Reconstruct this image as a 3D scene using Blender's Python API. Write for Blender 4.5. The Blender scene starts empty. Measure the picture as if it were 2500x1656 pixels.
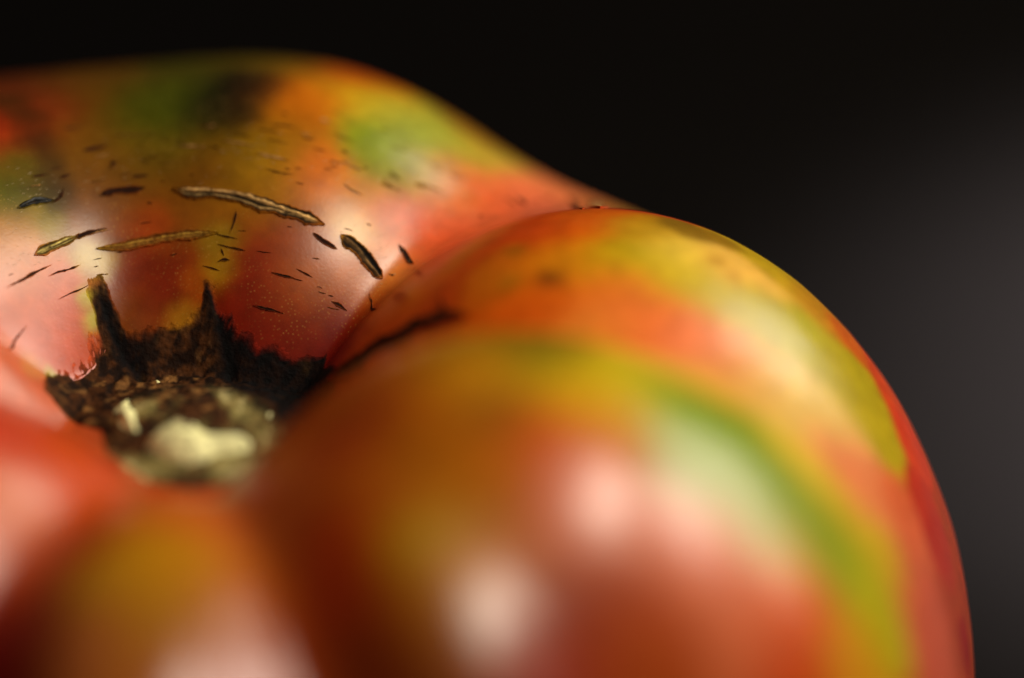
import bpy, math, random
import numpy as np
from mathutils import Vector

# ------------------------------------------------------------------ camera, world, lamps
CM = 0.01                                   # everything below is thought of in centimetres
scene = bpy.context.scene
col = scene.collection
R = math.radians

cam_data = bpy.data.cameras.new('camera')
cam = bpy.data.objects.new('camera', cam_data)
col.objects.link(cam)
cam.location = (1.87*CM, -24.249*CM, 16.8*CM)
cam.rotation_euler = (R(60), 0, 0)
cam_data.sensor_width = 36
cam_data.lens = 168
cam_data.clip_start = 0.01
cam_data.clip_end = 20
cam_data.dof.use_dof = True
cam_data.dof.focus_distance = 29.1*CM
cam_data.dof.aperture_fstop = 5.8
scene.camera = cam

scene.view_settings.view_transform = 'Standard'
scene.view_settings.look = 'None'
scene.view_settings.gamma = 1
scene.view_settings.exposure = 0

world = bpy.data.worlds.new("World")
scene.world = world
world.use_nodes = True
bg = world.node_tree.nodes['Background']
bg.inputs['Color'].default_value = (1.0, 0.8, 0.62, 1)
bg.inputs['Strength'].default_value = 0.012

def lamp(name, at, aim, size, size_y, power, colour):
    d = bpy.data.lights.new(name, 'AREA')
    d.shape = 'RECTANGLE'; d.size = size*CM; d.size_y = size_y*CM
    d.energy = power; d.color = colour
    o = bpy.data.objects.new(name, d); col.objects.link(o)
    a = Vector(at)*CM; b = Vector(aim)*CM
    o.location = a
    o.rotation_euler = (b-a).to_track_quat('-Z', 'Y').to_euler()
    return o

def direction(az, el, dist):
    return (1.8+dist*math.cos(R(az))*math.cos(R(el)), dist*math.sin(R(az))*math.cos(R(el)), 2+dist*math.sin(R(el)))

lamp('key_softbox', direction(31, 28, 36), (1.8, 0, 2), 24, 17, 0.95, (1.0, 0.85, 0.66))
lamp('top_softbox', (6.8, -2.6, 15.6), (1.8, -0.8, 3), 6.0, 3.4, 0.165, (1.0, 0.86, 0.70))
lamp('side_softbox', (11.7, 0.3, 12.6), (2.8, -1.8, 3.1), 6, 4, 0.115, (1.0, 0.86, 0.74))
sp = bpy.data.lights.new('table_spot', 'SPOT')
sp.energy = 52.0; sp.spot_size = R(21); sp.spot_blend = 1.0; sp.color = (1.0, 0.89, 0.90); sp.shadow_soft_size = 0.01
spo = bpy.data.objects.new('table_spot', sp); col.objects.link(spo)
spo.location = (26*CM, 20*CM, 26*CM)
spo.rotation_euler = (Vector((10.8, 10.6, -3.4))-Vector((26, 20, 26))).to_track_quat('-Z', 'Y').to_euler()

# ------------------------------------------------------------------ data of the fruit
PATCHES = [  # azimuth, polar angle (degrees round the stem), skin colour (left back lobe darkened as painted shade), reach in cm
    (89.1, 33.9, 22, 15, 5, 0.101), (83.0, 37.8, 22, 14, 5, 0.096), (85.6, 34.3, 24, 16, 5, 0.086),
    (116.0, 42.9, 93, 35, 9, 0.177), (113.3, 38.9, 120, 35, 11, 0.152), (122.6, 36.1, 149, 39, 17, 0.152),
    (118.6, 35.3, 34, 24, 7, 0.086), (118.9, 33.5, 34, 24, 7, 0.086), (118.3, 37.7, 50, 32, 8, 0.086),
    (119.5, 31.9, 46, 34, 9, 0.086), (118.4, 39.8, 60, 36, 8, 0.086), (123.2, 33.7, 96, 79, 17, 0.076),
    (114.9, 33.3, 121, 74, 13, 0.101), (106.0, 41.6, 101, 60, 11, 0.177), (100.4, 38.1, 66, 78, 14, 0.177),
    (94.0, 41.6, 68, 68, 7, 0.152), (96.1, 36.2, 66, 76, 12, 0.152), (87.8, 38.2, 15, 9, 3, 0.127),
    (90.0, 35.3, 18, 12, 3, 0.112), (84.9, 36.8, 15, 9, 3, 0.106), (88.0, 35.9, 17, 10, 3, 0.112),
    (84.6, 38.8, 23, 15, 4, 0.106), (85.1, 44.7, 81, 63, 11, 0.177), (79.1, 42.5, 120, 82, 15, 0.152),
    (76.5, 37.1, 200, 100, 15, 0.139), (73.4, 43.8, 200, 65, 10, 0.127), (78.2, 34.2, 158, 88, 13, 0.127),
    (69.1, 42.0, 195, 155, 20, 0.139), (64.8, 42.7, 165, 165, 50, 0.127), (61.8, 42.1, 135, 165, 60, 0.127),
    (63.6, 38.1, 120, 150, 28, 0.114), (60.1, 45.7, 150, 162, 50, 0.127), (59.6, 38.0, 125, 132, 18, 0.127),
    (55.7, 40.8, 140, 125, 20, 0.127), (56.3, 46.8, 172, 140, 35, 0.114), (59.3, 51.3, 175, 112, 30, 0.114),
    (56.1, 50.7, 185, 165, 60, 0.101), (52.2, 43.6, 222, 88, 55, 0.127), (49.0, 49.8, 225, 105, 68, 0.152),
    (48.6, 53.1, 222, 120, 75, 0.127), (41.2, 51.9, 180, 122, 50, 0.127), (42.5, 50.0, 205, 90, 68, 0.127),
    (52.2, 39.4, 210, 95, 70, 0.114), (53.8, 34.7, 205, 100, 75, 0.114), (47.2, 37.8, 215, 78, 42, 0.127),
    (52.9, 33.1, 212, 130, 55, 0.114), (57.7, 31.7, 205, 150, 30, 0.089), (63.2, 32.1, 195, 125, 20, 0.114),
    (68.1, 31.4, 215, 85, 30, 0.106), (75.9, 30.2, 156, 103, 13, 0.152), (83.6, 31.2, 132, 98, 13, 0.152),
    (90.2, 30.6, 105, 44, 11, 0.127), (98.3, 32.5, 98, 79, 11, 0.152), (111.4, 34.4, 104, 66, 11, 0.152),
    (106.9, 32.1, 113, 63, 11, 0.152), (114.2, 31.9, 113, 63, 11, 0.152), (121.8, 32.3, 52, 51, 13, 0.101),
    (121.6, 31.2, 66, 52, 13, 0.076), (125.7, 33.2, 83, 89, 17, 0.127), (130.2, 32.1, 88, 95, 17, 0.101),
    (125.1, 30.5, 150, 128, 30, 0.089), (132.5, 30.3, 200, 140, 60, 0.114), (135.4, 29.4, 215, 110, 70, 0.127),
    (116.7, 30.0, 145, 80, 20, 0.114), (104.6, 29.3, 141, 68, 17, 0.114), (103.1, 28.6, 172, 60, 18, 0.089),
    (96.0, 28.0, 141, 77, 17, 0.114), (81.7, 27.9, 147, 84, 15, 0.114), (86.2, 26.3, 150, 112, 25, 0.076),
    (104.8, 26.9, 129, 32, 10, 0.139), (98.3, 25.5, 127, 32, 8, 0.127), (114.3, 26.6, 129, 64, 17, 0.101),
    (97.8, 24.3, 180, 118, 28, 0.066), (92.6, 25.1, 175, 82, 15, 0.076), (71.4, 26.7, 144, 43, 8, 0.127),
    (77.8, 24.9, 129, 27, 6, 0.114), (63.5, 26.1, 137, 49, 8, 0.127), (68.0, 24.0, 120, 21, 6, 0.127),
    (60.0, 28.3, 192, 100, 28, 0.127), (54.0, 30.9, 190, 95, 35, 0.101), (65.8, 28.0, 141, 64, 8, 0.101),
    (51.5, 28.5, 111, 13, 4, 0.127), (86.9, 25.2, 172, 125, 25, 0.066), (119.6, 28.7, 190, 155, 45, 0.076),
    (133.7, 28.1, 212, 105, 75, 0.127), (134.7, 27.2, 205, 80, 52, 0.114), (145.4, 29.3, 200, 80, 25, 0.127),
    (124.5, 27.1, 195, 200, 70, 0.033), (124.1, 27.6, 200, 185, 60, 0.038), (144.2, 27.0, 165, 155, 45, 0.035),
    (149.5, 27.7, 195, 110, 45, 0.051), (38.5, 29.4, 172, 48, 15, 0.152), (28.3, 31.0, 182, 58, 15, 0.127),
    (19.0, 27.6, 176, 56, 10, 0.127), (20.2, 35.1, 188, 58, 10, 0.127), (19.4, 38.0, 192, 80, 15, 0.114),
    (12.0, 31.9, 188, 92, 10, 0.114), (9.7, 35.1, 192, 112, 15, 0.127), (5.6, 34.4, 70, 26, 8, 0.056),
    (17.6, 32.8, 150, 85, 15, 0.046), (7.2, 31.8, 150, 88, 10, 0.046), (8.9, 39.4, 160, 132, 15, 0.127),
    (15.5, 41.2, 165, 118, 20, 0.101), (18.3, 45.7, 125, 88, 20, 0.081), (17.8, 48.7, 135, 95, 20, 0.071),
    (10.3, 43.3, 205, 165, 60, 0.114), (10.2, 47.7, 215, 160, 70, 0.114), (10.2, 46.1, 165, 115, 40, 0.046),
    (8.2, 47.5, 175, 120, 45, 0.035), (15.7, 52.5, 175, 138, 20, 0.114), (5.0, 42.4, 190, 158, 25, 0.114),
    (3.3, 45.7, 168, 142, 12, 0.101), (3.2, 49.2, 152, 135, 8, 0.114), (2.6, 53.1, 155, 140, 8, 0.114),
    (1.8, 57.5, 158, 135, 8, 0.114), (0.0, 60.6, 165, 138, 15, 0.101), (13.1, 55.5, 170, 112, 20, 0.101),
    (11.6, 59.0, 185, 80, 20, 0.089), (10.3, 64.1, 190, 58, 22, 0.089), (5.0, 66.8, 192, 52, 28, 0.089),
    (0.9, 39.5, 205, 100, 25, 0.127), (0.4, 33.9, 198, 78, 10, 0.127), (-3.3, 41.5, 215, 100, 52, 0.152),
    (-7.1, 38.3, 205, 112, 40, 0.114), (-4.9, 46.4, 215, 115, 80, 0.139), (-7.1, 51.8, 205, 165, 85, 0.152),
    (-6.1, 55.7, 205, 165, 85, 0.127), (-7.0, 50.0, 200, 130, 70, 0.127), (-9.6, 58.0, 212, 112, 75, 0.127),
    (-12.2, 60.9, 210, 115, 70, 0.127), (-19.9, 54.2, 205, 160, 50, 0.114), (-19.9, 58.2, 190, 145, 35, 0.114),
    (-8.7, 65.0, 200, 85, 52, 0.101), (-0.5, 68.1, 178, 42, 26, 0.076), (-2.1, 71.1, 168, 34, 24, 0.089),
    (-16.3, 66.5, 190, 78, 52, 0.127), (-15.9, 70.4, 185, 72, 52, 0.127), (-4.7, 79.2, 150, 8, 6, 0.056),
    (-47.8, 28.2, 152, 62, 10, 0.152), (-40.5, 29.1, 158, 98, 10, 0.127), (-29.3, 29.7, 140, 98, 15, 0.114),
    (-24.2, 32.1, 110, 82, 12, 0.114), (-34.3, 35.5, 98, 82, 8, 0.127), (-46.6, 37.6, 120, 72, 10, 0.096),
    (-51.1, 34.1, 168, 85, 5, 0.139), (-43.0, 33.4, 172, 112, 5, 0.127), (-35.3, 38.7, 178, 138, 10, 0.152),
    (-30.7, 40.7, 182, 155, 25, 0.127), (-16.9, 44.6, 205, 145, 50, 0.127), (-29.9, 44.2, 108, 138, 8, 0.167),
    (-27.5, 46.9, 108, 138, 8, 0.167), (-26.8, 50.5, 108, 138, 8, 0.167), (-26.5, 53.8, 108, 138, 8, 0.167),
    (-25.2, 57.7, 108, 138, 8, 0.167), (-24.8, 62.5, 160, 142, 5, 0.127), (-16.9, 63.9, 182, 150, 20, 0.101),
    (-37.8, 41.4, 188, 132, 10, 0.127), (-35.8, 47.9, 112, 142, 30, 0.139), (-32.5, 52.5, 125, 142, 32, 0.127),
    (-30.5, 56.1, 165, 135, 32, 0.114), (-45.8, 40.6, 182, 68, 10, 0.139), (-41.5, 43.5, 185, 78, 15, 0.139),
    (-53.1, 40.3, 182, 98, 5, 0.139), (-58.9, 38.6, 152, 80, 5, 0.139), (-58.3, 32.5, 142, 48, 10, 0.127),
    (-64.5, 38.9, 150, 62, 10, 0.127), (-69.4, 41.6, 165, 44, 12, 0.127), (-69.9, 46.6, 160, 42, 12, 0.139),
    (-61.3, 44.4, 155, 112, 5, 0.139), (-63.5, 47.8, 152, 92, 5, 0.127), (-68.1, 49.6, 135, 45, 5, 0.139),
    (-47.8, 46.6, 200, 95, 60, 0.177), (-58.0, 47.8, 185, 105, 55, 0.139), (-41.2, 51.7, 205, 105, 75, 0.152),
    (-54.6, 53.1, 145, 45, 8, 0.177), (-59.4, 54.6, 130, 25, 5, 0.152), (-62.0, 52.1, 140, 80, 35, 0.127),
    (-48.4, 55.3, 168, 62, 12, 0.165), (-41.0, 56.6, 195, 92, 60, 0.152), (-34.9, 58.9, 192, 78, 22, 0.127),
    (-37.3, 61.9, 178, 58, 18, 0.139), (-32.4, 64.1, 182, 120, 20, 0.114), (-90.7, 31.2, 192, 88, 35, 0.152),
    (-76.0, 35.6, 178, 78, 35, 0.152), (-76.4, 43.3, 172, 72, 30, 0.139), (-76.3, 49.3, 162, 62, 26, 0.127),
    (-87.6, 40.5, 176, 112, 8, 0.152), (-88.8, 46.2, 152, 98, 5, 0.152), (-96.7, 43.0, 172, 112, 25, 0.127),
    (-96.8, 47.4, 165, 85, 45, 0.127), (-81.5, 44.7, 158, 75, 8, 0.139), (-84.5, 49.7, 150, 58, 6, 0.152),
    (-72.9, 46.4, 165, 44, 12, 0.114), (162.9, 24.5, 192, 78, 40, 0.152), (-114.7, 30.0, 188, 62, 8, 0.152),
    (-129.2, 28.8, 188, 58, 42, 0.127), (-116.7, 37.7, 205, 105, 75, 0.152), (-108.2, 40.7, 155, 45, 5, 0.152),
    (-105.7, 47.5, 120, 10, 3, 0.152), (-107.3, 51.0, 100, 4, 2, 0.152)]
SCARS = [  # half width in cm, kind, course over the skin as (azimuth, polar angle)
    (0.0495, 'c', [(97.54, 29.91), (94.65, 29.41), (89.94, 28.87), (84.05, 28.43), (77.92, 28.21), (71.76, 28.43), (66.86, 29.05), (62.86, 29.8)]),
    (0.0461, 'k', [(59.44, 30.57), (56.73, 31.22), (53.7, 32.06), (51.03, 32.82), (48.77, 33.27)]),
    (0.0396, 'o', [(117.05, 28.95), (112.05, 28.69), (106.79, 28.31), (101.53, 27.8), (96.18, 27.35), (90.76, 26.91), (86.9, 26.73)]),
    (0.0357, 'w', [(131.99, 29.5), (128.21, 29.5), (123.58, 29.52), (120.14, 29.6)]),
    (0.02, 'd', [(122.06, 29.56), (117.42, 29.63), (113.01, 29.61)]),
    (0.033, 'b', [(129.77, 31.48), (127.2, 31.49), (124.78, 31.49), (121.71, 31.4)]),
    (0.0141, 'd', [(122.71, 31.25), (120.1, 31.52), (118.55, 32.03)]),
    (0.029, 'd', [(112.46, 31.2), (109.12, 31.2), (106.09, 30.96), (102.81, 30.75)]),
    (0.0183, 'd', [(112.36, 34.19), (110.45, 34.2), (107.93, 34.18)]),
    (0.0143, 'd', [(123.69, 32.85), (122.07, 32.87), (119.9, 32.88)]),
    (0.0162, 'd', [(118.71, 32.58), (117.41, 32.64), (116.06, 32.75)]),
    (0.0139, 'd', [(105.36, 31.72), (103.4, 31.51), (101.65, 31.37)]),
    (0.0216, 'd', [(50.83, 35.18), (49.0, 35.54), (45.99, 35.46)]),
    (0.0182, 'd', [(64.55, 28.82), (62.09, 29.13), (58.62, 29.93)]),
    (0.0133, 'd', [(142.35, 29.65), (138.13, 29.24), (134.83, 29.08), (129.05, 28.93)]),
    (0.0138, 'd', [(131.36, 28.68), (128.38, 28.64), (126.64, 28.59), (122.14, 28.6)]),
    (0.0132, 'd', [(154.23, 28.45), (149.41, 28.72), (146.79, 28.6), (143.19, 28.4)]),
    (0.0136, 'd', [(54.68, 28.64), (52.82, 29.26), (50.86, 29.88)]),
    (0.0134, 'd', [(74.43, 24.04), (70.79, 24.3), (64.62, 25.09)]),
    (0.0116, 'd', [(71.06, 25.63), (68.28, 25.91), (64.53, 26.51)]),
    (0.0078, 'd', [(65.12, 26.82), (63.34, 27.1), (60.71, 27.61)]),
    (0.0132, 'p', [(81.06, 31.12), (78.45, 31.05), (75.88, 31.12), (74.29, 31.15)]),
    (0.0069, 'p', [(87.95, 32.09), (85.5, 31.87), (83.43, 31.71), (81.33, 31.58)]),
    (0.0071, 'p', [(95.88, 32.52), (93.51, 32.25), (90.29, 31.81)]),
    (0.0078, 'e', [(107.46, 35.16), (105.46, 34.81), (103.69, 34.62), (100.17, 34.02)]),
    (0.0078, 'd', [(82.89, 26.03), (81.0, 25.93), (79.24, 25.9)]),
    (0.008, 'd', [(87.94, 26.76), (85.16, 26.53), (81.77, 26.38)]),
    (0.0118, 'd', [(82.85, 27.77), (83.05, 27.21), (83.92, 26.61)]),
    (0.0079, 'd', [(86.87, 26.23), (84.33, 26.03), (80.53, 25.86)]),
    (0.012, 'd', [(86.71, 25.48), (85.23, 25.52), (83.07, 25.45)]),
    (0.0077, 'd', [(90.83, 25.55), (88.18, 25.3), (85.83, 25.1)]),
    (0.0076, 'd', [(85.89, 26.01), (84.87, 25.66)]),
    (0.0096, 'p', [(63.57, 32.6), (62.02, 32.85), (59.95, 33.43)]),
    (0.0071, 'p', [(59.17, 35.74), (57.95, 36.05), (56.17, 36.73)]),
    (0.019, 'd', [(47.13, 46.79), (46.09, 46.54), (44.58, 46.07)]),
    (0.0216, 'd', [(45.1, 47.51), (44.52, 47.52)]),
    (0.0243, 'd', [(45.56, 49.07), (45.54, 49.65)]),
    (0.011, 'd', [(46.57, 42.29), (45.71, 42.22)]),
    (0.0925, 'd', [(2.31, 29.5), (5.35, 27.91), (7.54, 26.81), (10.96, 25.51), (14.26, 24.27), (18.37, 23.14), (25.82, 22.51), (33.54, 22.57)]),  # dark strip in the lobe fold: painted crease shade with some brown cork
    (0.0062, 'd', [(105.65, 29.06), (104.39, 28.98), (102.69, 28.78)]),
    (0.006, 'd', [(99.51, 26.8), (98.55, 26.69), (97.44, 26.65)]),
    (0.0069, 'd', [(93.71, 30.29), (92.86, 30.23)]),
    (0.0064, 'd', [(103.23, 29.91), (101.96, 29.68)]),
    (0.0077, 'd', [(85.64, 32.63), (83.98, 32.42), (82.18, 32.19)]),
    (0.0084, 'd', [(79.68, 33.48), (77.81, 33.56), (75.05, 33.77)]),
    (0.0092, 'd', [(78.71, 34.77), (77.12, 34.77)]),
    (0.0102, 'd', [(64.44, 38.54), (63.24, 39.26)]),
    (0.0077, 'd', [(62.58, 34.74), (61.71, 34.99)]),
    (0.0081, 'd', [(59.45, 36.59), (58.2, 37.01), (57.18, 37.27)]),
    (0.0103, 'd', [(54.81, 42.57), (53.95, 42.83), (53.52, 43.3)]),
    (0.0076, 'd', [(131.93, 27.98), (127.53, 27.92), (124.86, 27.89), (121.18, 27.93)]),
    (0.0079, 'd', [(66.86, 34.2), (65.54, 34.5)]),
    (0.008, 'd', [(73.72, 33.16), (71.14, 33.62)]),
    (0.008, 'd', [(81.5, 32.98), (79.1, 32.86)]),
    (0.009, 'd', [(113.76, 36.08), (112.41, 36.21), (111.16, 36.2)]),
    (0.0066, 'd', [(48.67, 33.72), (47.38, 34.02)]),
    (0.0068, 'd', [(74.59, 30.63), (73.48, 30.66)]),
    (0.0101, 'd', [(56.81, 41.28), (56.11, 41.77)]),
    (0.0134, 'd', [(49.18, 31.85), (47.32, 31.8), (41.07, 29.32)]),
    (0.0146, 'd', [(15.67, 27.68), (11.7, 27.59), (6.65, 27.66)]),
    (0.0218, 'd', [(108.24, 32.87), (107.26, 32.84)]),
    (0.006, 'd', [(112.58, 28.5), (110.68, 28.36)]),
    (0.0044, 'd', [(78.51, 30.19), (76.11, 30.21), (73.7, 30.3)]),
    (0.0042, 'd', [(79.49, 32.18), (77.36, 32.22), (75.25, 32.32)]),
    (0.0067, 'd', [(79.58, 32.96), (78.73, 32.97), (77.89, 32.98)]),
    (0.0048, 'e', [(59.07, 35.31), (57.76, 35.99), (56.39, 36.67)]),
    (0.0048, 'd', [(69.73, 34.91), (67.78, 35.19), (65.87, 35.55)]),
    (0.0058, 'd', [(55.69, 41.53), (55.48, 41.78), (55.08, 41.93)]),
    (0.0044, 'd', [(67.78, 32.87), (66.63, 33.23), (65.36, 33.51)]),
    (0.0062, 'e', [(72.8, 30.91), (72.13, 31.07), (71.35, 31.14)]),
    (0.0078, 'p', [(65.94, 33.58), (64.91, 33.83), (63.88, 34.1)]),
    (0.0139, 'd', [(64.85, 43.22), (64.66, 43.49), (64.25, 43.53)]),
    (0.0059, 'd', [(53.75, 43.68), (53.42, 43.85), (53.08, 44.01)]),
    (0.0041, 'd', [(63.1, 34.21), (62.71, 34.36), (62.33, 34.51)]),
    (0.0098, 'p', [(72.49, 35.28), (71.64, 35.54), (70.65, 35.67)]),
    (0.0036, 'd', [(76.89, 30.09), (74.59, 30.27), (72.36, 30.55)]),
    (0.0134, 'e', [(61.26, 46.38), (60.62, 46.81), (59.98, 47.25)]),
    (0.0093, 'e', [(61.85, 38.02), (60.86, 38.79), (59.73, 39.47)]),
    (0.0057, 'e', [(56.1, 41.07), (55.67, 41.38), (55.23, 41.69)]),
    (0.0039, 'd', [(58.92, 36.36), (58.6, 36.56), (58.19, 36.71)]),
    (0.0074, 'd', [(65.24, 39.48), (64.88, 39.59), (64.56, 39.75)]),
    (0.0069, 'd', [(55.31, 39.0), (54.0, 39.94), (52.66, 40.85)]),
    (0.008, 'p', [(64.44, 33.81), (63.46, 34.12), (62.54, 34.46)]),
    (0.0056, 'd', [(67.28, 32.61), (66.55, 32.85), (65.78, 33.07)]),
    (0.0047, 'd', [(71.33, 36.89), (70.57, 36.96), (69.84, 37.06)]),
    (0.0083, 'e', [(58.86, 35.38), (57.96, 35.79), (57.16, 36.24)]),
    (0.0041, 'd', [(71.73, 30.18), (70.76, 30.28), (69.86, 30.44)]),
    (0.0073, 'p', [(74.33, 33.45), (73.27, 33.56), (72.27, 33.73)]),
    (0.0041, 'd', [(67.99, 32.19), (67.17, 32.38), (66.35, 32.57)]),
    (0.0063, 'd', [(54.19, 43.15), (53.95, 43.37), (53.61, 43.54)]),
    (0.0052, 'd', [(71.36, 32.89), (70.06, 33.07), (68.84, 33.33)]),
    (0.0083, 'e', [(55.72, 38.4), (55.0, 38.89), (54.36, 39.42)]),
    (0.0044, 'd', [(82.03, 33.85), (81.6, 33.88), (81.12, 33.8)]),
    (0.0059, 'd', [(62.04, 41.96), (61.77, 42.16), (61.45, 42.32)]),
    (0.0052, 'd', [(60.87, 39.66), (60.58, 39.85), (60.19, 39.98)]),
    (0.0077, 'e', [(55.74, 38.62), (54.9, 39.06), (54.26, 39.58)]),
    (0.0065, 'd', [(100.4, 34.17), (99.97, 34.08), (99.54, 34.0)]),
    (0.0046, 'd', [(107.72, 32.02), (106.32, 31.94), (104.88, 31.89)]),
    (0.0048, 'd', [(102.3, 32.24), (101.83, 32.17), (101.36, 32.1)]),
    (0.0063, 'd', [(101.87, 32.52), (100.54, 32.37), (99.19, 32.27)]),
    (0.0064, 'd', [(96.02, 33.05), (95.56, 32.98), (95.11, 32.9)]),
    (0.0043, 'd', [(98.63, 33.64), (98.19, 33.57), (97.74, 33.53)]),
    (0.0076, 'e', [(92.13, 33.67), (90.48, 33.46), (88.82, 33.32)]),
    (0.0053, 'e', [(99.57, 31.78), (97.78, 31.56), (95.95, 31.41)]),
    (0.0068, 'd', [(111.82, 36.18), (111.37, 36.23), (110.92, 36.27)]),
    (0.0062, 'd', [(89.94, 31.84), (89.06, 31.77), (88.17, 31.68)]),
    (0.0057, 'd', [(102.59, 33.66), (102.15, 33.59), (101.69, 33.56)]),
    (0.0041, 'd', [(91.55, 33.73), (90.75, 33.69), (89.95, 33.63)]),
    (0.0036, 'd', [(98.45, 33.35), (97.64, 33.23), (96.81, 33.16)]),
    (0.006, 'd', [(102.76, 32.44), (102.27, 32.41), (101.81, 32.33)]),
    (0.0047, 'd', [(96.4, 32.9), (95.11, 32.63), (93.8, 32.43)]),
    (0.0057, 'd', [(89.06, 31.7), (88.56, 31.61), (88.07, 31.58)]),
    (0.0049, 'p', [(91.1, 33.57), (90.05, 33.48), (89.01, 33.43)]),
    (0.0062, 'p', [(110.97, 33.54), (109.2, 33.54), (107.46, 33.52)]),
    (0.0055, 'd', [(109.17, 32.62), (108.61, 32.69), (108.19, 32.59)]),
    (0.0042, 'e', [(107.86, 31.79), (106.69, 31.7), (105.55, 31.57)]),
    (0.0043, 'd', [(99.82, 30.67), (99.29, 30.63), (98.78, 30.55)]),
    (0.008, 'e', [(113.6, 32.04), (111.68, 32.03), (109.82, 31.97)]),
    (0.0063, 'e', [(119.13, 28.09), (117.55, 28.02), (115.99, 27.93)]),
    (0.0032, 'd', [(130.7, 29.57), (130.03, 29.55), (129.37, 29.53)]),
    (0.0034, 'd', [(140.15, 29.76), (139.46, 29.69), (138.84, 29.61)]),
    (0.0059, 'd', [(119.67, 33.13), (118.23, 33.18), (116.79, 33.23)]),
    (0.0043, 'p', [(125.03, 32.32), (123.81, 32.31), (122.63, 32.28)]),
    (0.0036, 'd', [(119.13, 28.37), (118.46, 28.35), (117.77, 28.33)]),
    (0.0066, 'p', [(117.21, 29.57), (114.86, 29.57), (112.65, 29.5)]),
    (0.0041, 'd', [(127.21, 31.34), (126.55, 31.37), (126.03, 31.34)]),
    (0.0042, 'd', [(118.68, 28.61), (117.48, 28.58), (116.29, 28.54)]),
    (0.0038, 'd', [(127.85, 31.49), (126.21, 31.48), (124.6, 31.48)]),
    (0.0033, 'd', [(76.25, 26.03), (74.29, 26.13), (72.38, 26.3)]),
    (0.0047, 'd', [(70.37, 27.86), (69.78, 27.95), (69.18, 28.03)]),
    (0.0049, 'd', [(55.87, 28.46), (55.3, 28.66), (54.75, 28.87)]),
    (0.0061, 'e', [(62.54, 28.04), (61.71, 28.27), (60.88, 28.51)]),
    (0.0035, 'd', [(59.49, 30.97), (58.69, 31.29), (57.81, 31.59)]),
    (0.0054, 'd', [(56.69, 32.85), (56.3, 33.04), (55.85, 33.23)]),
    (0.0028, 'd', [(58.95, 27.74), (58.41, 27.93), (57.72, 28.09)]),
    (0.0048, 'e', [(54.94, 28.23), (53.61, 28.72), (52.34, 29.23)]),
    (0.0047, 'e', [(81.88, 26.75), (80.88, 26.75), (79.87, 26.74)]),
    (0.0041, 'p', [(58.24, 27.75), (57.31, 28.01), (56.48, 28.3)]),
    (0.0033, 'd', [(66.23, 26.24), (65.55, 26.35), (64.88, 26.48)]),
    (0.0046, 'd', [(64.94, 26.42), (63.74, 26.65), (62.58, 26.9)]),
    (0.0603, 'p', [(43.23, 52.45), (41.51, 51.51), (29.72, 43.42)]),
    (0.0086, 'd', [(49.41, 47.14), (49.18, 47.31), (48.44, 47.15)]),
    (0.0094, 'e', [(48.02, 45.88), (47.34, 45.91), (46.53, 45.85)]),
    (0.0141, 'e', [(47.73, 45.72), (46.57, 45.7), (45.18, 45.5)]),
    (0.0266, 'd', [(45.35, 51.37), (42.65, 50.12), (29.79, 41.96)])]
SCAR_OUTLINE = [(123.2, 27.87), (121.4, 28.04), (118.0, 27.95), (117.1, 27.37), (116.4, 26.9), (116.2, 26.5), (115.7, 25.95), (110.7, 25.15), (106.2, 24.75), (99.4, 24.24), (93.6, 24.05), (91.6, 24.12), (91.0, 24.53), (90.9, 24.98), (89.4, 25.0), (86.1, 24.5), (82.8, 23.73), (80.4, 23.5), (77.9, 23.03), (72.4, 23.27), (70.1, 23.25), (63.3, 24.24), (57.8, 25.32), (52.9, 27.01), (49.9, 28.22), (36.0, 24.0), (20.0, 21.0), (0.0, 18.0), (-25.0, 15.0), (-60.0, 15.0), (-90.0, 15.0), (-120.0, 15.0), (-155.0, 15.0), (169.7, 15.84), (155.5, 23.52), (154.1, 25.66), (147.5, 26.95), (140.1, 26.72), (132.0, 26.56), (129.4, 26.55), (128.0, 26.79), (124.1, 26.73), (123.9, 27.16), (123.6, 27.61)]
PITH_OUTLINES = [[(-149.6, 9.39), (-168.7, 7.08), (162.4, 4.98), (129.0, 3.34), (49.9, 0.6), (-45.5, 3.68), (-17.9, 6.2), (-15.9, 10.04), (-32.3, 10.79), (-48.4, 9.8), (-60.0, 9.5), (-75.0, 10.5), (-90.0, 11.0), (-110.0, 10.5), (-140.0, 9.5)], [(146.6, 18.16), (133.6, 18.87), (124.1, 19.08), (145.7, 11.14), (-172.5, 8.4), (-171.9, 9.78), (166.7, 13.13)], [(112.8, 23.0), (108.2, 22.99), (106.4, 20.9), (116.1, 12.85), (115.1, 18.84)], [(102.5, 22.12), (98.6, 22.42), (94.6, 21.88), (96.6, 18.23), (102.5, 17.42)], [(29.5, 11.05), (47.0, 17.73), (35.9, 15.95), (11.7, 12.05)]]
FANGS = [[(119.9, 27.89), (119.8, 27.04), (119.2, 26.04), (116.0, 23.86)], [(89.1, 24.83), (85.5, 23.8), (82.3, 22.79), (79.1, 22.16)]]
FUZZ_FIELDS = [(63.0, 33.8, 3.1, 2.0, 60), (52.2, 39.4, 2.6, 2.4, 90), (51.1, 35.1, 2.8, 1.5, 80), (126.5, 32.0, 3.5, 0.5, 36), (133.8, 29.7, 4.0, 0.5, 30), (110.0, 31.6, 5.9, 1.3, 50), (83.6, 31.2, 5.1, 1.0, 40), (51.7, 44.5, 1.6, 1.8, 40)]
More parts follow.
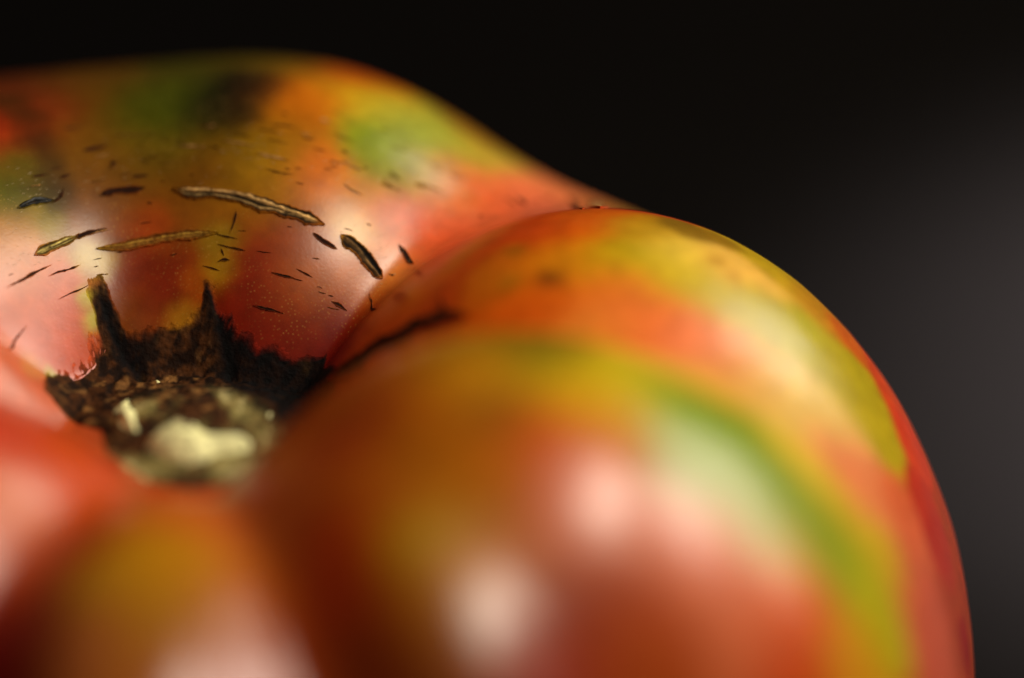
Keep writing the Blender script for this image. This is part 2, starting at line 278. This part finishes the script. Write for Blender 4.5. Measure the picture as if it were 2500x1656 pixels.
LOBES = [(44, 2.5, 0.0, 2.08, 1.8, 2.54), (81, 2.45, 0.0, 2.12, 2.28, 3.2), (130, 2.68, 0.0, 2.15, 2.4, 3.23), (100, 2.45, 0.0, 2.1, 2.6, 3.03), (164, 2.5, 0.0, 2.25, 1.7, 2.88), (12, 2.46, 0.0, 2.3, 2.3, 3.15), (-16, 2.6, 0.0, 1.75, 1.3, 2.82), (-38, 2.5, 0.0, 2.48, 2.2, 3.49), (-63, 2.4, 0.0, 2.35, 1.0, 3.06), (-92, 2.4, 0.0, 2.45, 1.5, 2.84), (-141, 2.3, 0.0, 2.4, 2.0, 3.1), (0, 0.01, 0, 2.2, 2.2, 2.18)]

# ------------------------------------------------------------------ numpy helpers
def hash3(ix, iy, iz, seed):
    h = (ix.astype(np.int64)*374761393 + iy.astype(np.int64)*668265263 + iz.astype(np.int64)*2147483647 + seed*974634777) & 0xffffffff
    h = ((h ^ (h >> 13))*1274126177) & 0xffffffff
    h = ((h ^ (h >> 16))*2246822519) & 0xffffffff
    return ((h ^ (h >> 15)) & 0xffffff)/float(0xffffff)

def noise(p, scale, seed=0, octaves=1):
    out = 0; amp = 1; tot = 0
    for o in range(octaves):
        q = p*scale*(2**o) + 100.3
        i = np.floor(q); f = q-i; f = f*f*(3-2*f)
        v = 0
        for a in (0, 1):
            for b in (0, 1):
                for c in (0, 1):
                    w = (f[..., 0] if a else 1-f[..., 0])*(f[..., 1] if b else 1-f[..., 1])*(f[..., 2] if c else 1-f[..., 2])
                    v = v + w*hash3(i[..., 0]+a, i[..., 1]+b, i[..., 2]+c, seed+o*7)
        out = out + amp*(v-0.5)*2; tot += amp; amp *= 0.55
    return out/tot

def sdir(az, ph):
    az = np.radians(az); ph = np.radians(ph)
    return np.stack([np.sin(ph)*np.cos(az), np.sin(ph)*np.sin(az), np.cos(ph)], -1)

def smooth(a, b, x):
    t = np.clip((x-a)/(b-a), 0, 1); return t*t*(3-2*t)

def base_radius(d):
    """the lobes, with the furrows of the back shoulder rubbed soft"""
    az = np.degrees(np.arctan2(d[..., 1], d[..., 0])); phi = np.degrees(np.arccos(np.clip(d[..., 2], -1, 1)))
    win = np.exp(-((az-112)/40)**4)*np.clip((phi-15)/12, 0, 1)
    out = lobed_radius(d); m = win > 0.01
    if m.any():
        dm = d[m]; w = win[m]; acc = out[m]*0.2276
        for o, g in ((-1.150, 0.0177), (-0.862, 0.0542), (-0.575, 0.1203), (-0.287, 0.1940), (0.288, 0.1940), (0.575, 0.1203), (0.862, 0.0542), (1.150, 0.0177)):
            a = np.radians(15*o)*w; c, s = np.cos(a), np.sin(a)
            acc = acc+g*lobed_radius(np.stack([dm[:, 0]*c-dm[:, 1]*s, dm[:, 0]*s+dm[:, 1]*c, dm[:, 2]], -1))
        out[m] = acc
    return out

def lobed_radius(d):
    """radius of the lobed fruit seen from its centre in the directions d"""
    rs = []
    for az, dist, zc, a, b, c in LOBES:
        A = R(az); u = np.array([math.cos(A), math.sin(A), 0]); v = np.array([-math.sin(A), math.cos(A), 0])
        X, Y, Z = (d@u)/a, (d@v)/b, d[..., 2]/c
        cx, cz = dist/a, zc/c
        q = X*X+Y*Y+Z*Z; p = X*cx+Z*cz; s = cx*cx+cz*cz-1
        rs.append((p+np.sqrt(np.maximum(p*p-q*s, 1e-6)))/q)
    rs = np.stack(rs); m = rs.max(0)
    phi = np.degrees(np.arccos(np.clip(d[..., 2], -1, 1)))
    k = 2.6+(14-2.6)*np.exp(-(phi/34)**2)
    az = np.degrees(np.arctan2(d[..., 1], d[..., 0]))
    back = np.exp(-((az-118)/48)**4)*np.clip((phi-14)/12, 0, 1)
    k = k+(5-k)*back*(k > 5)
    return m+np.log(np.exp(k*(rs-m)).sum(0))/k

def plan(az, ph):
    """flat chart round the stem: degrees of polar angle laid out by azimuth"""
    a = np.radians(az); return np.stack([ph*np.cos(a), ph*np.sin(a)], -1)

def seg_dist(p, poly, closed=False):
    """distance of chart points to a polyline, and the share of its length at the nearest point"""
    best = np.full(p.shape[:-1], 1e9); par = np.zeros(p.shape[:-1])
    n = len(poly); m = n if closed else n-1
    for i in range(m):
        a = poly[i]; b = poly[(i+1) % n]; ab = b-a; L = max((ab@ab), 1e-12)
        t = np.clip(((p-a)@ab)/L, 0, 1)
        dd = np.linalg.norm(p-(a+t[..., None]*ab), axis=-1)
        s = dd < best; best = np.where(s, dd, best); par = np.where(s, (i+t)/m, par)
    return best, par

def inside(p, poly):
    c = np.zeros(p.shape[:-1], bool); n = len(poly)
    for i in range(n):
        a = poly[i]; b = poly[(i+1) % n]
        if a[1] == b[1]: continue
        hit = ((a[1] > p[..., 1]) != (b[1] > p[..., 1])) & (p[..., 0] < (b[0]-a[0])*(p[..., 1]-a[1])/(b[1]-a[1])+a[0])
        c ^= hit
    return c

def chart(pairs):
    a = np.array(pairs, float); return plan(a[:, 0], a[:, 1])

FANG_LINES = [chart(f) for f in FANGS]
def radius(d):
    r = base_radius(d)
    p = d*r[..., None]
    ph = np.degrees(np.arccos(np.clip(d[..., 2], -1, 1))); az = np.degrees(np.arctan2(d[..., 1], d[..., 0]))
    far = smooth(8, 30, ph)
    r = r + far*(0.014*noise(p, 0.8, 3, 2) + 0.005*noise(p, 3.5, 5, 2))
    c = plan(az, ph)
    near = ph < 40
    for line in FANG_LINES:
        dd, t = seg_dist(c, line)
        w = 0.9*(0.25+t)
        r = r - np.where(near, 0.05*smooth(0, 0.25, t)*np.exp(-(dd/w)**2), 0)
    return r

def surface(az, ph):
    d = sdir(np.asarray(az, float), np.asarray(ph, float)); return d*radius(d)[..., None]

def normal(az, ph, e=0.12):
    az = np.asarray(az, float); ph = np.asarray(ph, float)
    s = e/np.maximum(np.sin(np.radians(ph)), 0.02)
    a = surface(az+s, ph)-surface(az-s, ph); b = surface(az, ph+e)-surface(az, ph-e)
    n = np.cross(b, a); n /= np.linalg.norm(n, axis=-1, keepdims=True)
    d = sdir(az, ph); n = np.where((n*d).sum(-1, keepdims=True) < 0, -n, n)
    return n

def srgb(c):
    c = np.asarray(c, float)/255
    return np.where(c <= 0.04045, c/12.92, ((c+0.055)/1.055)**2.4)

def mesh_object(name, V, F, mat, colours=None, parent=None, shade=True):
    me = bpy.data.meshes.new(name)
    V = np.asarray(V, np.float32)*CM; F = np.asarray(F, np.int32)
    k = F.shape[1]
    me.vertices.add(len(V)); me.vertices.foreach_set('co', V.ravel())
    me.loops.add(F.size); me.loops.foreach_set('vertex_index', F.ravel())
    me.polygons.add(len(F))
    me.polygons.foreach_set('loop_start', np.arange(0, F.size, k, dtype=np.int32))
    me.polygons.foreach_set('loop_total', np.full(len(F), k, np.int32))
    me.polygons.foreach_set('use_smooth', np.full(len(F), shade, bool))
    me.update(calc_edges=True); me.validate()
    if colours is not None:
        at = me.color_attributes.new('tint', 'FLOAT_COLOR', 'POINT')
        c = np.ones((len(V), 4), np.float32); c[:, :3] = colours
        at.data.foreach_set('color', c.ravel())
    me.materials.append(mat)
    o = bpy.data.objects.new(name, me); col.objects.link(o)
    if parent is not None: o.parent = parent
    return o

def grid_faces(n, m, wrap=False):
    i = np.arange(n-1)[:, None]; j = np.arange(m if wrap else m-1)[None, :]
    j2 = (j+1) % m
    return np.stack([i*m+j, (i+1)*m+j, (i+1)*m+j2, i*m+j2], -1).reshape(-1, 4)

# ------------------------------------------------------------------ materials
def new_mat(name):
    m = bpy.data.materials.new(name); m.use_nodes = True
    nt = m.node_tree; b = nt.nodes['Principled BSDF']
    return m, nt, b

def node(nt, kind, **kw):
    n = nt.nodes.new(kind)
    for k, v in kw.items():
        if k in n.inputs: n.inputs[k].default_value = v
        else: setattr(n, k, v)
    return n

def skin_material():
    m, nt, b = new_mat('tomato_skin'); L = nt.links.new
    at = node(nt, 'ShaderNodeVertexColor', layer_name='tint')
    tc = node(nt, 'ShaderNodeTexCoord')
    # pale pinpricks of the skin cells
    vo = node(nt, 'ShaderNodeTexVoronoi', Scale=4000.0); L(tc.outputs['Object'], vo.inputs['Vector'])
    ramp = node(nt, 'ShaderNodeMapRange'); ramp.inputs['From Min'].default_value = 0.10; ramp.inputs['From Max'].default_value = 0.32
    ramp.inputs['To Min'].default_value = 1.0; ramp.inputs['To Max'].default_value = 0.0
    L(vo.outputs['Distance'], ramp.inputs['Value'])
    ns = node(nt, 'ShaderNodeTexNoise', Scale=260.0, Detail=3.0); L(tc.outputs['Object'], ns.inputs['Vector'])
    r2 = node(nt, 'ShaderNodeMapRange'); r2.inputs['From Min'].default_value = 0.45; r2.inputs['From Max'].default_value = 0.75; r2.inputs['To Max'].default_value = 0.3
    L(ns.outputs['Fac'], r2.inputs['Value'])
    mu = node(nt, 'ShaderNodeMath', operation='MULTIPLY'); L(ramp.outputs['Result'], mu.inputs[0]); L(r2.outputs['Result'], mu.inputs[1])
    mx = node(nt, 'ShaderNodeMix', data_type='RGBA'); L(mu.outputs[0], mx.inputs['Factor'])
    L(at.outputs['Color'], mx.inputs[6]); mx.inputs[7].default_value = (0.66, 0.40, 0.09, 1)
    # slight mottling
    n2 = node(nt, 'ShaderNodeTexNoise', Scale=900.0, Detail=4.0); L(tc.outputs['Object'], n2.inputs['Vector'])
    hs = node(nt, 'ShaderNodeHueSaturation'); 
    r3 = node(nt, 'ShaderNodeMapRange'); r3.inputs['From Min'].default_value = 0.3; r3.inputs['From Max'].default_value = 0.7; r3.inputs['To Min'].default_value = 0.86; r3.inputs['To Max'].default_value = 1.14
    L(n2.outputs['Fac'], r3.inputs['Value']); L(r3.outputs['Result'], hs.inputs['Value']); L(mx.outputs[2], hs.inputs['Color'])
    L(hs.outputs['Color'], b.inputs['Base Color'])
    n3 = node(nt, 'ShaderNodeTexNoise', Scale=5200.0, Detail=2.0); L(tc.outputs['Object'], n3.inputs['Vector'])
    bp = node(nt, 'ShaderNodeBump', Strength=0.12, Distance=0.00004); L(n3.outputs['Fac'], bp.inputs['Height'])
    L(bp.outputs['Normal'], b.inputs['Normal'])
    b.inputs['Roughness'].default_value = 0.29
    b.inputs['Specular IOR Level'].default_value = 0.48
    b.inputs['Subsurface Weight'].default_value = 0.08
    b.inputs['Subsurface Radius'].default_value = (1.0, 0.35, 0.12)
    b.inputs['Subsurface Scale'].default_value = 0.0015
    return m

def tint_material(name, rough, bump_scale, bump, dist=0.0002, spec=0.3):
    m, nt, b = new_mat(name); L = nt.links.new
    at = node(nt, 'ShaderNodeVertexColor', layer_name='tint')
    tc = node(nt, 'ShaderNodeTexCoord')
    n2 = node(nt, 'ShaderNodeTexNoise', Scale=bump_scale, Detail=5.0); L(tc.outputs['Object'], n2.inputs['Vector'])
    hs = node(nt, 'ShaderNodeHueSaturation'); 
    r3 = node(nt, 'ShaderNodeMapRange'); r3.inputs['From Min'].default_value = 0.3; r3.inputs['From Max'].default_value = 0.7; r3.inputs['To Min'].default_value = 0.6; r3.inputs['To Max'].default_value = 1.35
    L(n2.outputs['Fac'], r3.inputs['Value']); L(r3.outputs['Result'], hs.inputs['Value']); L(at.outputs['Color'], hs.inputs['Color'])
    L(hs.outputs['Color'], b.inputs['Base Color'])
    bp = node(nt, 'ShaderNodeBump', Strength=bump, Distance=dist); L(n2.outputs['Fac'], bp.inputs['Height'])
    L(bp.outputs['Normal'], b.inputs['Normal'])
    b.inputs['Roughness'].default_value = rough
    b.inputs['Specular IOR Level'].default_value = spec
    return m

M_SKIN = skin_material()
M_CORK = tint_material('corky_scar', 0.75, 3800.0, 0.5, spec=0.08)
M_STEM = tint_material('dried_stem_scar', 0.8, 2600.0, 0.7, spec=0.1)
M_PITH = tint_material('pale_pith', 0.7, 1800.0, 0.4)
M_FUZZ, _nt, _b = new_mat('fine_fuzz'); _b.inputs['Base Color'].default_value = (0.5, 0.38, 0.2, 1); _b.inputs['Roughness'].default_value = 0.35

def table_material():
    m, nt, b = new_mat('dark_table'); L = nt.links.new
    tc = node(nt, 'ShaderNodeTexCoord')
    mp = node(nt, 'ShaderNodeMapping'); mp.inputs['Scale'].default_value = (14, 70, 14); L(tc.outputs['Object'], mp.inputs['Vector'])
    n = node(nt, 'ShaderNodeTexNoise', Scale=1.0, Detail=6.0); L(mp.outputs['Vector'], n.inputs['Vector'])
    r = node(nt, 'ShaderNodeValToRGB')
    r.color_ramp.elements[0].position = 0.3; r.color_ramp.elements[0].color = (0.0026, 0.0021, 0.0019, 1)
    r.color_ramp.elements[1].position = 0.75; r.color_ramp.elements[1].color = (0.0042, 0.0036, 0.0034, 1)
    L(n.outputs['Fac'], r.inputs['Fac']); L(r.outputs['Color'], b.inputs['Base Color'])
    b.inputs['Roughness'].default_value = 0.85
    b.inputs['Specular IOR Level'].default_value = 0.05
    return m

# ------------------------------------------------------------------ the tomato
tomato = bpy.data.objects.new('tomato', None); col.objects.link(tomato)
tomato['label'] = 'big ribbed heirloom tomato blotched red, orange and green with dark stem scar'
tomato['category'] = 'tomato'
tomato.empty_display_size = 0.02

NA = 880
ph = np.concatenate([np.linspace(0.4, 20, 110), np.linspace(20, 95, 400)[1:], np.linspace(95, 179.6, 90)[1:]])
az = np.linspace(0, 360, NA, endpoint=False)
PH, AZ = np.meshgrid(ph, az, indexing='ij')
D = sdir(AZ, PH)
P = D*radius(D)[..., None]
Vs = P.reshape(-1, 3)

tab = np.array(PATCHES, float)
anchor = sdir(tab[:, 0], tab[:, 1]); anchor = anchor*base_radius(anchor)[:, None]
tab[:, 3] = np.where(tab[:, 3] > tab[:, 2]*0.97, tab[:, 3]*0.91, tab[:, 3])      # unripe green leans to olive
tint = srgb(tab[:, 2:5])*np.array([0.78, 0.87, 0.95])
tint[:, 2] *= 0.40+0.38*np.clip(tab[:, 4]/70, 0, 1)
def skin_tint(Q):
    """ripening blotches plus painted shade on the back lobe: every point takes the colours of the patches around it"""
    shape = Q.shape; Q = Q.reshape(-1, 3)
    W = np.zeros(len(Q)); C = np.zeros((len(Q), 3))
    warp = Q + 0.07*np.stack([noise(Q, 3.0, 11+i, 3) for i in range(3)], -1)
    warp = warp + 0.02*np.stack([noise(Q, 14.0, 17+i, 2) for i in range(3)], -1)
    for q, c, s in zip(anchor, tint, tab[:, 5]):
        w = np.exp(-((warp-q)**2).sum(-1)/(s*(1.75 if s > 0.09 else 1.2))**2)*(1 if s > 0.09 else 3.2)
        W += w; C += w[:, None]*c
    far = 0.0008
    C = (C+srgb((165, 50, 12))*np.array([0.78, 0.87, 0.5])*far)/(W+far)[:, None]
    C = np.clip(C*(1+0.10*noise(Q, 1.7, 21, 3)[:, None]), 0.002, 0.95)
    return C.reshape(shape)
C = skin_tint(Vs)
skin = mesh_object('skin', Vs, grid_faces(len(ph), NA, True)[:, ::-1], M_SKIN, C, tomato)
zmin = Vs[:, 2].min()

# ------------------------------------------------------------------ growth cracks: corky ridges in a dark groove, and one painted fold strip
KINDS = {   # rim, groove, ridge, ridge height
    'c': ((80, 44, 10), (16, 9, 3), (215, 172, 105), 0.022),
    'k': ((38, 24, 10), (8, 5, 3), (112, 84, 48), 0.018),
    'o': ((128, 74, 15), (84, 50, 12), (160, 128, 48), 0.010),
    'w': ((120, 88, 24), (62, 46, 16), (195, 178, 100), 0.012),
    'b': ((40, 32, 12), (9, 9, 8), (75, 78, 78), 0.012),
    'p': ((120, 75, 25), (90, 50, 20), (200, 155, 95), 0.010),
    'd': ((115, 50, 11), (28, 10, 3), (44, 20, 6), 0.004),
    'e': ((115, 78, 18), (80, 50, 14), (95, 62, 20), 0.004),
}
def growth_crack(idx, half, kind, course):
    rim, groove, ridge, high = KINDS[kind]
    pts = surface([c[0] for c in course], [c[1] for c in course])
    seg = np.linalg.norm(np.diff(pts, axis=0), axis=1); s = np.concatenate([[0], np.cumsum(seg)])
    n = int(min(90, max(14, s[-1]/0.012))); t = np.linspace(0, s[-1], n)
    # smooth course through the points
    line = np.stack([np.interp(t, s, pts[:, k]) for k in range(3)], -1)
    for _ in range(max(2, n//12)):
        line[1:-1] = (line[:-2]+2*line[1:-1]+line[2:])/4
    tang = np.gradient(line, axis=0); tang /= np.linalg.norm(tang, axis=1, keepdims=True)
    rad = line/np.linalg.norm(line, axis=1, keepdims=True)
    az_ = np.degrees(np.arctan2(line[:, 1], line[:, 0])); ph_ = np.degrees(np.arccos(rad[:, 2]))
    nrm = normal(az_, ph_)
    side = np.cross(nrm, tang); side /= np.linalg.norm(side, axis=1, keepdims=True)
    big = half > 0.018
    us = np.linspace(-1, 1, 15 if big else 7)
    x = np.linspace(0, 1, n)
    prof = np.clip(np.minimum(x, 1-x)*(8 if kind in 'ck' else 4.5 if big else 2.6), 0, 1)**0.75
    prof = prof*(1+(0.45 if big else 0.95)*noise(np.stack([x*n*(0.16 if big else 0.3), x*0+idx*3.1, x*0], -1), 1.0, 31, 2))
    tooth = 1+0.30*noise(np.stack([x*n*0.55, x*0+idx*5.1, x*0], -1), 1.0, 37, 3)
    side_off = half*0.35*noise(np.stack([x*n*0.07, x*0+idx*1.7, x*0], -1), 1.0, 33, 2)
    U = us[None, :]*(prof*tooth)[:, None]*half + side_off[:, None]
    Q = line[:, None, :] + side[:, None, :]*U[..., None]
    d = Q/np.linalg.norm(Q, axis=-1, keepdims=True)
    S = d*radius(d)[..., None]
    X2 = np.broadcast_to(x[:, None], (n, len(us))); U2 = np.broadcast_to(us[None, :], (n, len(us)))
    jag = noise(np.stack([X2*s[-1]*28+idx, U2*2.2, X2*0], -1), 1.0, 35, 3)
    r0 = 0.30 if kind in 'cowp' else 0.35
    strand = np.exp(-((us[None, :]-0.18*np.sin(x[:, None]*5+idx)-r0*0.9*(1 if kind != 'k' else -0.2))/0.17)**2) + 0.55*np.exp(-((us[None, :]+0.30-0.1*np.sin(x[:, None]*9))/0.10)**2)
    strand = strand*np.clip(0.7+0.9*jag, 0, 1.3)*np.clip(np.minimum(x, 1-x)*9, 0, 1)[:, None]
    edge = np.abs(us)[None, :]
    lip = np.exp(-((edge-0.72)/0.2)**2)
    H = 0.0025 + 0.010*lip*(half/0.05) + high*strand*(half/0.06 if big else 1) + (0.003*jag if big else 0.001*jag)
    H = np.where(edge > 0.97, -0.006, H)
    V = S + nrm[:, None, :]*H[..., None]
    a = smooth(0.45, 0.95, edge+0.15*jag)[..., None]
    colr = srgb(groove)*(1-a)+srgb(rim)*a
    b = np.clip(strand*1.25, 0, 1)[..., None]
    colr = colr*(1-b)+srgb(ridge)*b
    colr = colr*(1+0.25*jag[..., None])
    own = skin_tint(S)                      # the crack melts into the skin at its sides and ends
    fade = smooth(0.95, 0.62 if big else 0.35, edge+0.12*jag)*smooth(0, 0.10 if big else 0.22, np.minimum(x, 1-x))[:, None]
    if kind in 'oe': fade = fade*0.8
    colr = own+(colr-own)*fade[..., None]
    return mesh_object('growth_crack', V.reshape(-1, 3), grid_faces(n, len(us)), M_CORK, np.clip(colr, 0.001, 1).reshape(-1, 3), tomato)
for i, (half, kind, course) in enumerate(SCARS):
    growth_crack(i, half, kind, course)

# ------------------------------------------------------------------ stem scar and pith
def crust(name, outline, mat, height, shade, step=0.16, ragged=0.38):
    poly = chart(outline) if not isinstance(outline, np.ndarray) else outline
    lo = poly.min(0)-1.5; hi = poly.max(0)+1.5
    gx = np.arange(lo[0], hi[0], step); gy = np.arange(lo[1], hi[1], step)
    GX, GY = np.meshgrid(gx, gy, indexing='ij'); c = np.stack([GX, GY], -1)
    dd, _ = seg_dist(c, poly, True); sd = np.where(inside(c, poly), dd, -dd)
    az_ = np.degrees(np.arctan2(GY, GX)); ph_ = np.hypot(GX, GY)
    S = surface(az_, ph_)
    sd = sd + ragged*noise(S, 9.0, 41, 3) + ragged*0.25*noise(S, 30.0, 43, 2)
    N = sdir(az_, ph_)
    H = height(c, S, sd); H = np.where(sd < 0, np.maximum(-0.02, sd*0.05), H)
    V = S+N*H[..., None]
    F = grid_faces(len(gx), len(gy)); keep = (sd.ravel()[F] > -0.35).any(1)
    F = F[keep]; used = np.unique(F); remap = np.full(sd.size, -1); remap[used] = np.arange(len(used))
    tone = shade(c, S, sd).reshape(-1, 3)[used]
    if name == 'stem_scar':                 # brown skin tissue between crust and fruit
        own = skin_tint(S.reshape(-1, 3)[used]); e = smooth(0.0, 0.42, sd.ravel()[used]+0.18*noise(S.reshape(-1, 3)[used], 12.0, 75, 2))[:, None]
        tone = own*(0.55+0.45*(1-e))*(1-e)+tone*e
    return mesh_object(name, V.reshape(-1, 3)[used], remap[F], mat, np.clip(tone, 0.001, 1), tomato)

def stem_h(c, S, sd):
    fibre = noise(S*np.array([1, 1, 0.4]), 7.0, 51, 4); fine = noise(S, 22.0, 53, 3)
    return 0.012*smooth(0, 0.8, sd) + 0.035*smooth(0.6, 3, sd)*np.abs(fibre) + 0.010*fine*smooth(0.3, 2, sd)
def stem_c(c, S, sd):
    n = noise(S, 6.0, 55, 4); f = noise(S, 20.0, 57, 3); g = noise(S*np.array([1, 1, .5]), 11.0, 59, 3)
    ph_ = np.linalg.norm(c, axis=-1)
    dark = srgb((26, 13, 5)); brown = srgb((70, 40, 16)); tan = srgb((118, 82, 42)); pale = srgb((205, 195, 135))
    o = dark+(brown-dark)*smooth(-0.25, 0.35, f+0.4*n)[..., None]
    o = o+(tan-o)*(smooth(0.22, 0.5, g+0.16*smooth(2, -12, c[..., 0]))*smooth(-0.3, 0.3, n))[..., None]
    cen = smooth(17, 7, np.hypot(c[..., 0]+1.0, (c[..., 1]+1.5)*0.8))
    thread = noise(S*np.array([1.0, 0.6, 1.0]), 5.5, 71, 4)
    o = o+(srgb((158, 146, 84))-o)*(0.7*cen*smooth(-0.12, 0.45, thread))[..., None]
    o = o+(pale-o)*(0.8*cen*smooth(0.3, 0.6, thread+0.2*f))[..., None]
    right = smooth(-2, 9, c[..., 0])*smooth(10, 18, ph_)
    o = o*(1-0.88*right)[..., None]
    for line in FANG_LINES:
        dd, t = seg_dist(c, line)
        w = 0.8+1.0*t
        o = o*(1-0.95*np.exp(-(dd/w)**2))[..., None]
    return o
crust('stem_scar', SCAR_OUTLINE, M_STEM, stem_h, stem_c)

def pith_h(c, S, sd):
    k = 0.35+0.65*smooth(14, 11, np.linalg.norm(c, axis=-1))
    return k*(0.05*smooth(0, 2.2, sd)+0.07*smooth(0, 5, sd)+0.03*smooth(0, 3, sd)*noise(S, 3.0, 61, 2))+0.007*noise(S, 20.0, 63, 3)
def pith_c(c, S, sd):
    n = noise(S, 7.0, 65, 3)
    a = srgb((222, 222, 160)); b = srgb((150, 130, 70)); d = srgb((70, 48, 22))
    o = b+(a-b)*smooth(-0.2, 0.9, sd+0.7*n)[..., None]
    return o+(d-o)*smooth(0.45, 0.62, noise(S, 5.0, 67, 3))[..., None]
for outline in PITH_OUTLINES:
    crust('pith', outline, M_PITH, pith_h, pith_c, 0.14, 0.6)

# ------------------------------------------------------------------ fine pale fuzz caught by the light
rng = np.random.RandomState(4)
def fuzz():
    V = []; F = []
    for (a0, p0, sa, sp, count) in FUZZ_FIELDS:
        az_ = a0+rng.randn(count)*sa; ph_ = p0+rng.randn(count)*sp
        ok = (ph_ > 27) & (ph_ < 60); az_ = az_[ok]; ph_ = ph_[ok]
        n = normal(az_, ph_); p = surface(az_, ph_)
        tang = np.cross(np.array([0, 0, 1.0]), n); tang /= np.linalg.norm(tang, axis=1, keepdims=True)
        down = np.cross(n, tang)
        for i in range(len(az_)):
            t = tang[i]*1+down[i]*rng.uniform(-0.35, 0.35); t = t/np.linalg.norm(t)
            s = np.cross(n[i], t); L = rng.uniform(0.006, 0.02); w = rng.uniform(0.0006, 0.0012)
            b = p[i]+n[i]*0.001; k = len(V)
            V += [b-t*L, b+s*w+n[i]*0.0015, b+t*L+n[i]*0.002, b-s*w+n[i]*0.0015, b+n[i]*0.003]
            F += [(k, k+3, k+4), (k, k+4, k+1), (k+2, k+4, k+3), (k+2, k+1, k+4)]
    return np.array(V), np.array(F)
fv, ff = fuzz()
fz = mesh_object('fuzz', fv, ff, M_FUZZ, None, tomato)
fz['kind'] = 'stuff'

# ------------------------------------------------------------------ table
tm = table_material()
zt = zmin+0.01
V = [(-150, -60, zt), (150, -60, zt), (150, 150, zt), (-150, 150, zt), (-150, -60, zt-3), (150, -60, zt-3), (150, 150, zt-3), (-150, 150, zt-3)]
F = [(0, 1, 2, 3), (7, 6, 5, 4), (0, 4, 5, 1), (1, 5, 6, 2), (2, 6, 7, 3), (3, 7, 4, 0)]
table = mesh_object('table_top', V, F, tm, None, None, False)
table['kind'] = 'structure'
